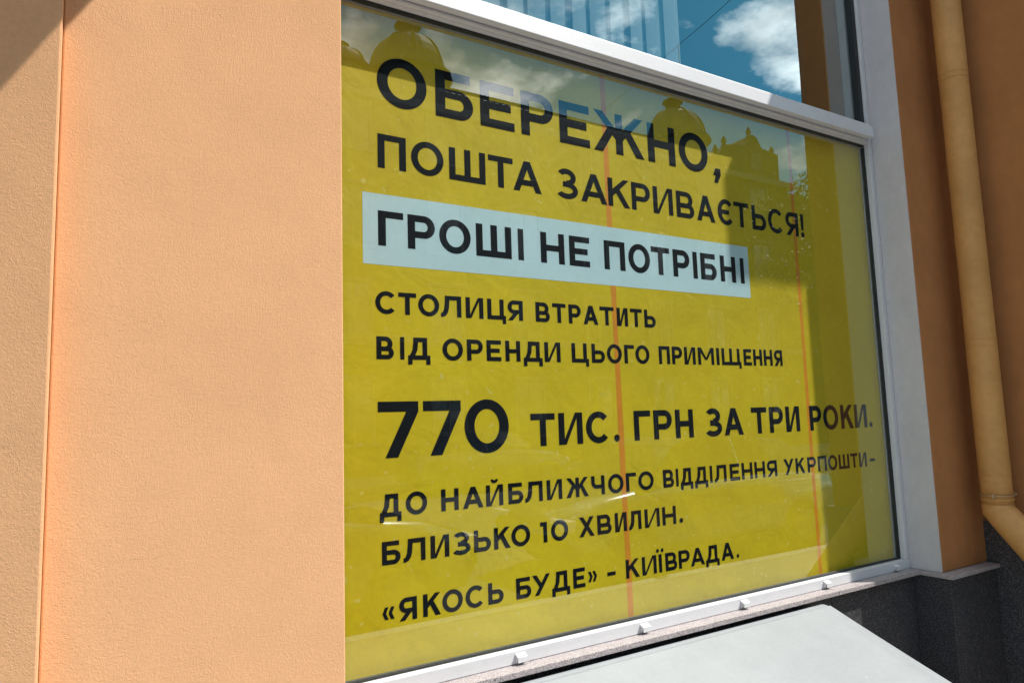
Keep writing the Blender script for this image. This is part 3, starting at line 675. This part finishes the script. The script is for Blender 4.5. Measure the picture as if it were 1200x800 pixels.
# ------------------------------------------------------------------ parked cars
def make_car(paint, label):
    root = empty('parked_car', (0, 0, 0), label, 'car', 'cars parked along the kerb')
    Lh, Wd = 2.2, 0.88
    # body: cross sections along x
    st_ = [(-2.2, .45, .72, .70), (-2.1, .28, .92, .82), (-1.6, .2, .98, .88), (-.6, .2, 1.0, .88), (.9, .2, .96, .88), (1.6, .22, .88, .86), (2.05, .26, .74, .80), (2.2, .38, .62, .66)]
    bm = bmesh.new(); rings = []
    for x, z0, z1, hw in st_:
        zz = [(hw * .92, z0), (hw, z0 + .15), (hw, z1 - .2), (hw * .93, z1 - .04), (hw * .8, z1)]
        r = [bm.verts.new((x, y, z)) for y, z in zz] + [bm.verts.new((x, -y, z)) for y, z in zz[::-1]]
        rings.append(r)
    for a, b in zip(rings, rings[1:]):
        for k in range(10): bm.faces.new((a[k], a[(k + 1) % 10], b[(k + 1) % 10], b[k]))
    bm.faces.new(rings[0]); bm.faces.new(rings[-1][::-1]); link('body', bm, paint, root, smooth=True)
    def cab(pr, w0, w1, shrink):
        bm = bmesh.new()
        lo = [(x, w0, z) for x, z in pr]; 
        A = [bm.verts.new((x, w0 if z < 1.05 else w1, z)) for x, z in pr]; C = [bm.verts.new((x, -(w0 if z < 1.05 else w1), z)) for x, z in pr]
        bm.faces.new(A); bm.faces.new(C[::-1]); n = len(pr)
        for k in range(n): bm.faces.new((A[k], A[(k + 1) % n], C[(k + 1) % n], C[k]))
        return bm
    link('windows', cab([(-1.85, .93), (-1.35, 1.38), (-.9, 1.42), (.2, 1.42), (.5, 1.38), (1.25, .9)], .80, .62, 0), M['darkglass'], root)
    link('roof', cab([(-1.38, 1.375), (-.9, 1.425), (.2, 1.425), (.52, 1.375), (.3, 1.46), (-.4, 1.49), (-1.1, 1.46)][:7], .66, .63, 0), paint, root)
    for sy in (-1, 1):
        bm = bmesh.new(); tube(bm, [Vector((-.35, sy * .80, .95)), Vector((-.35, sy * .635, 1.43))], .035, 6); link('pillar', bm, paint, root)
    bm = bmesh.new(); addbox(bm, (.85, -.98, .95), (.97, -.86, 1.08)); addbox(bm, (.85, .86, .95), (.97, .98, 1.08)); link('mirror', bm, paint, root, bevel=.02)
    for sx in (-1.35, 1.38):
        for sy in (-1, 1):
            bm = bmesh.new(); tube(bm, [Vector((sx, sy * .70, .32)), Vector((sx, sy * .905, .32))], .32, 24); wh = link('wheel', bm, M['tyre'], root)
            bm = bmesh.new(); tube(bm, [Vector((sx, sy * .80, .32)), Vector((sx, sy * .912, .32))], .2, 16); link('rim', bm, M['rim'], wh)
    for sy in (-.6, .6):
        bm = bmesh.new(); addbox(bm, (2.04, sy - .16, .58), (2.17, sy + .16, .70)); link('headlight', bm, M['lamp_glass'], root, bevel=.02)
    return root
c1 = make_car(M['car_dark'], 'dark parked car, the one mirrored at the left of the banner'); c1.location = (1.0, -3.6, -.14)
c2 = make_car(M['car_silver'], 'silver grey parked car mirrored in the middle of the banner under the big number'); c2.location = (6.4, -3.7, -.14); c2.rotation_euler[2] = math.pi
c3 = make_car(M['car_dark'], 'dark parked car at the far kerb on the other side of the street'); c3.location = (9.0, -13.2, -.14)

# ------------------------------------------------------------------ street trees
def tree(x, y, h, label, seed):
    rnd = random.Random(seed)
    root = empty('street_tree', (x, y, 0), label, 'tree', 'trees across the street')
    bm = bmesh.new(); top = Vector((x + .2, y, h * .45))
    tube(bm, [Vector((x, y, -.1)), Vector((x + .05, y, h * .22)), top], [.22, .17, .13], 10)
    tips = []
    for k in range(7):
        a = k * 2.4; e = top + Vector((math.cos(a) * h * .2, math.sin(a) * h * .2, h * (.15 + .05 * (k % 4))))
        tube(bm, [top - Vector((0, 0, .3 * (k % 3))), top.lerp(e, .5) + Vector((0, 0, .1)), e], [.09, .06, .02], 6); tips.append(e)
    link('trunk', bm, M['bark'], root)
    verts, faces = [], []
    cl_ = tips + [top + Vector((rnd.uniform(-1, 1) * h * .22, rnd.uniform(-1, 1) * h * .22, rnd.uniform(.1, .5) * h)) for _ in range(12)]
    for c in cl_:
        R0 = h * rnd.uniform(.07, .13)
        for _ in range(620):
            v = Vector((rnd.gauss(0, 1), rnd.gauss(0, 1), rnd.gauss(0, .8))); v = v.normalized() * R0 * rnd.uniform(.4, 1.1)
            p = c + v; a = Vector((rnd.gauss(0, 1), rnd.gauss(0, 1), rnd.gauss(0, 1))).normalized(); b = a.cross(Vector((rnd.gauss(0, 1), rnd.gauss(0, 1), rnd.gauss(0, 1)))).normalized()
            s_ = rnd.uniform(.05, .09); i = len(verts)
            verts += [p - a * s_, p + b * s_ * .5, p + a * s_, p - b * s_ * .5]; faces.append((i, i + 1, i + 2, i + 3))
    me = bpy.data.meshes.new('crown'); me.from_pydata(verts, [], faces); me.materials.append(M['leaf'])
    o = bpy.data.objects.new('crown', me); COL.objects.link(o); o.parent = root; o.matrix_parent_inverse = root.matrix_world.inverted()
tree(21.5, -11.5, 9.5, 'leafy green tree across the street, mirrored at the top right of the banner', 3)
tree(25.5, -12.0, 9.0, 'leafy green tree farther along the street, beyond the first one', 5)
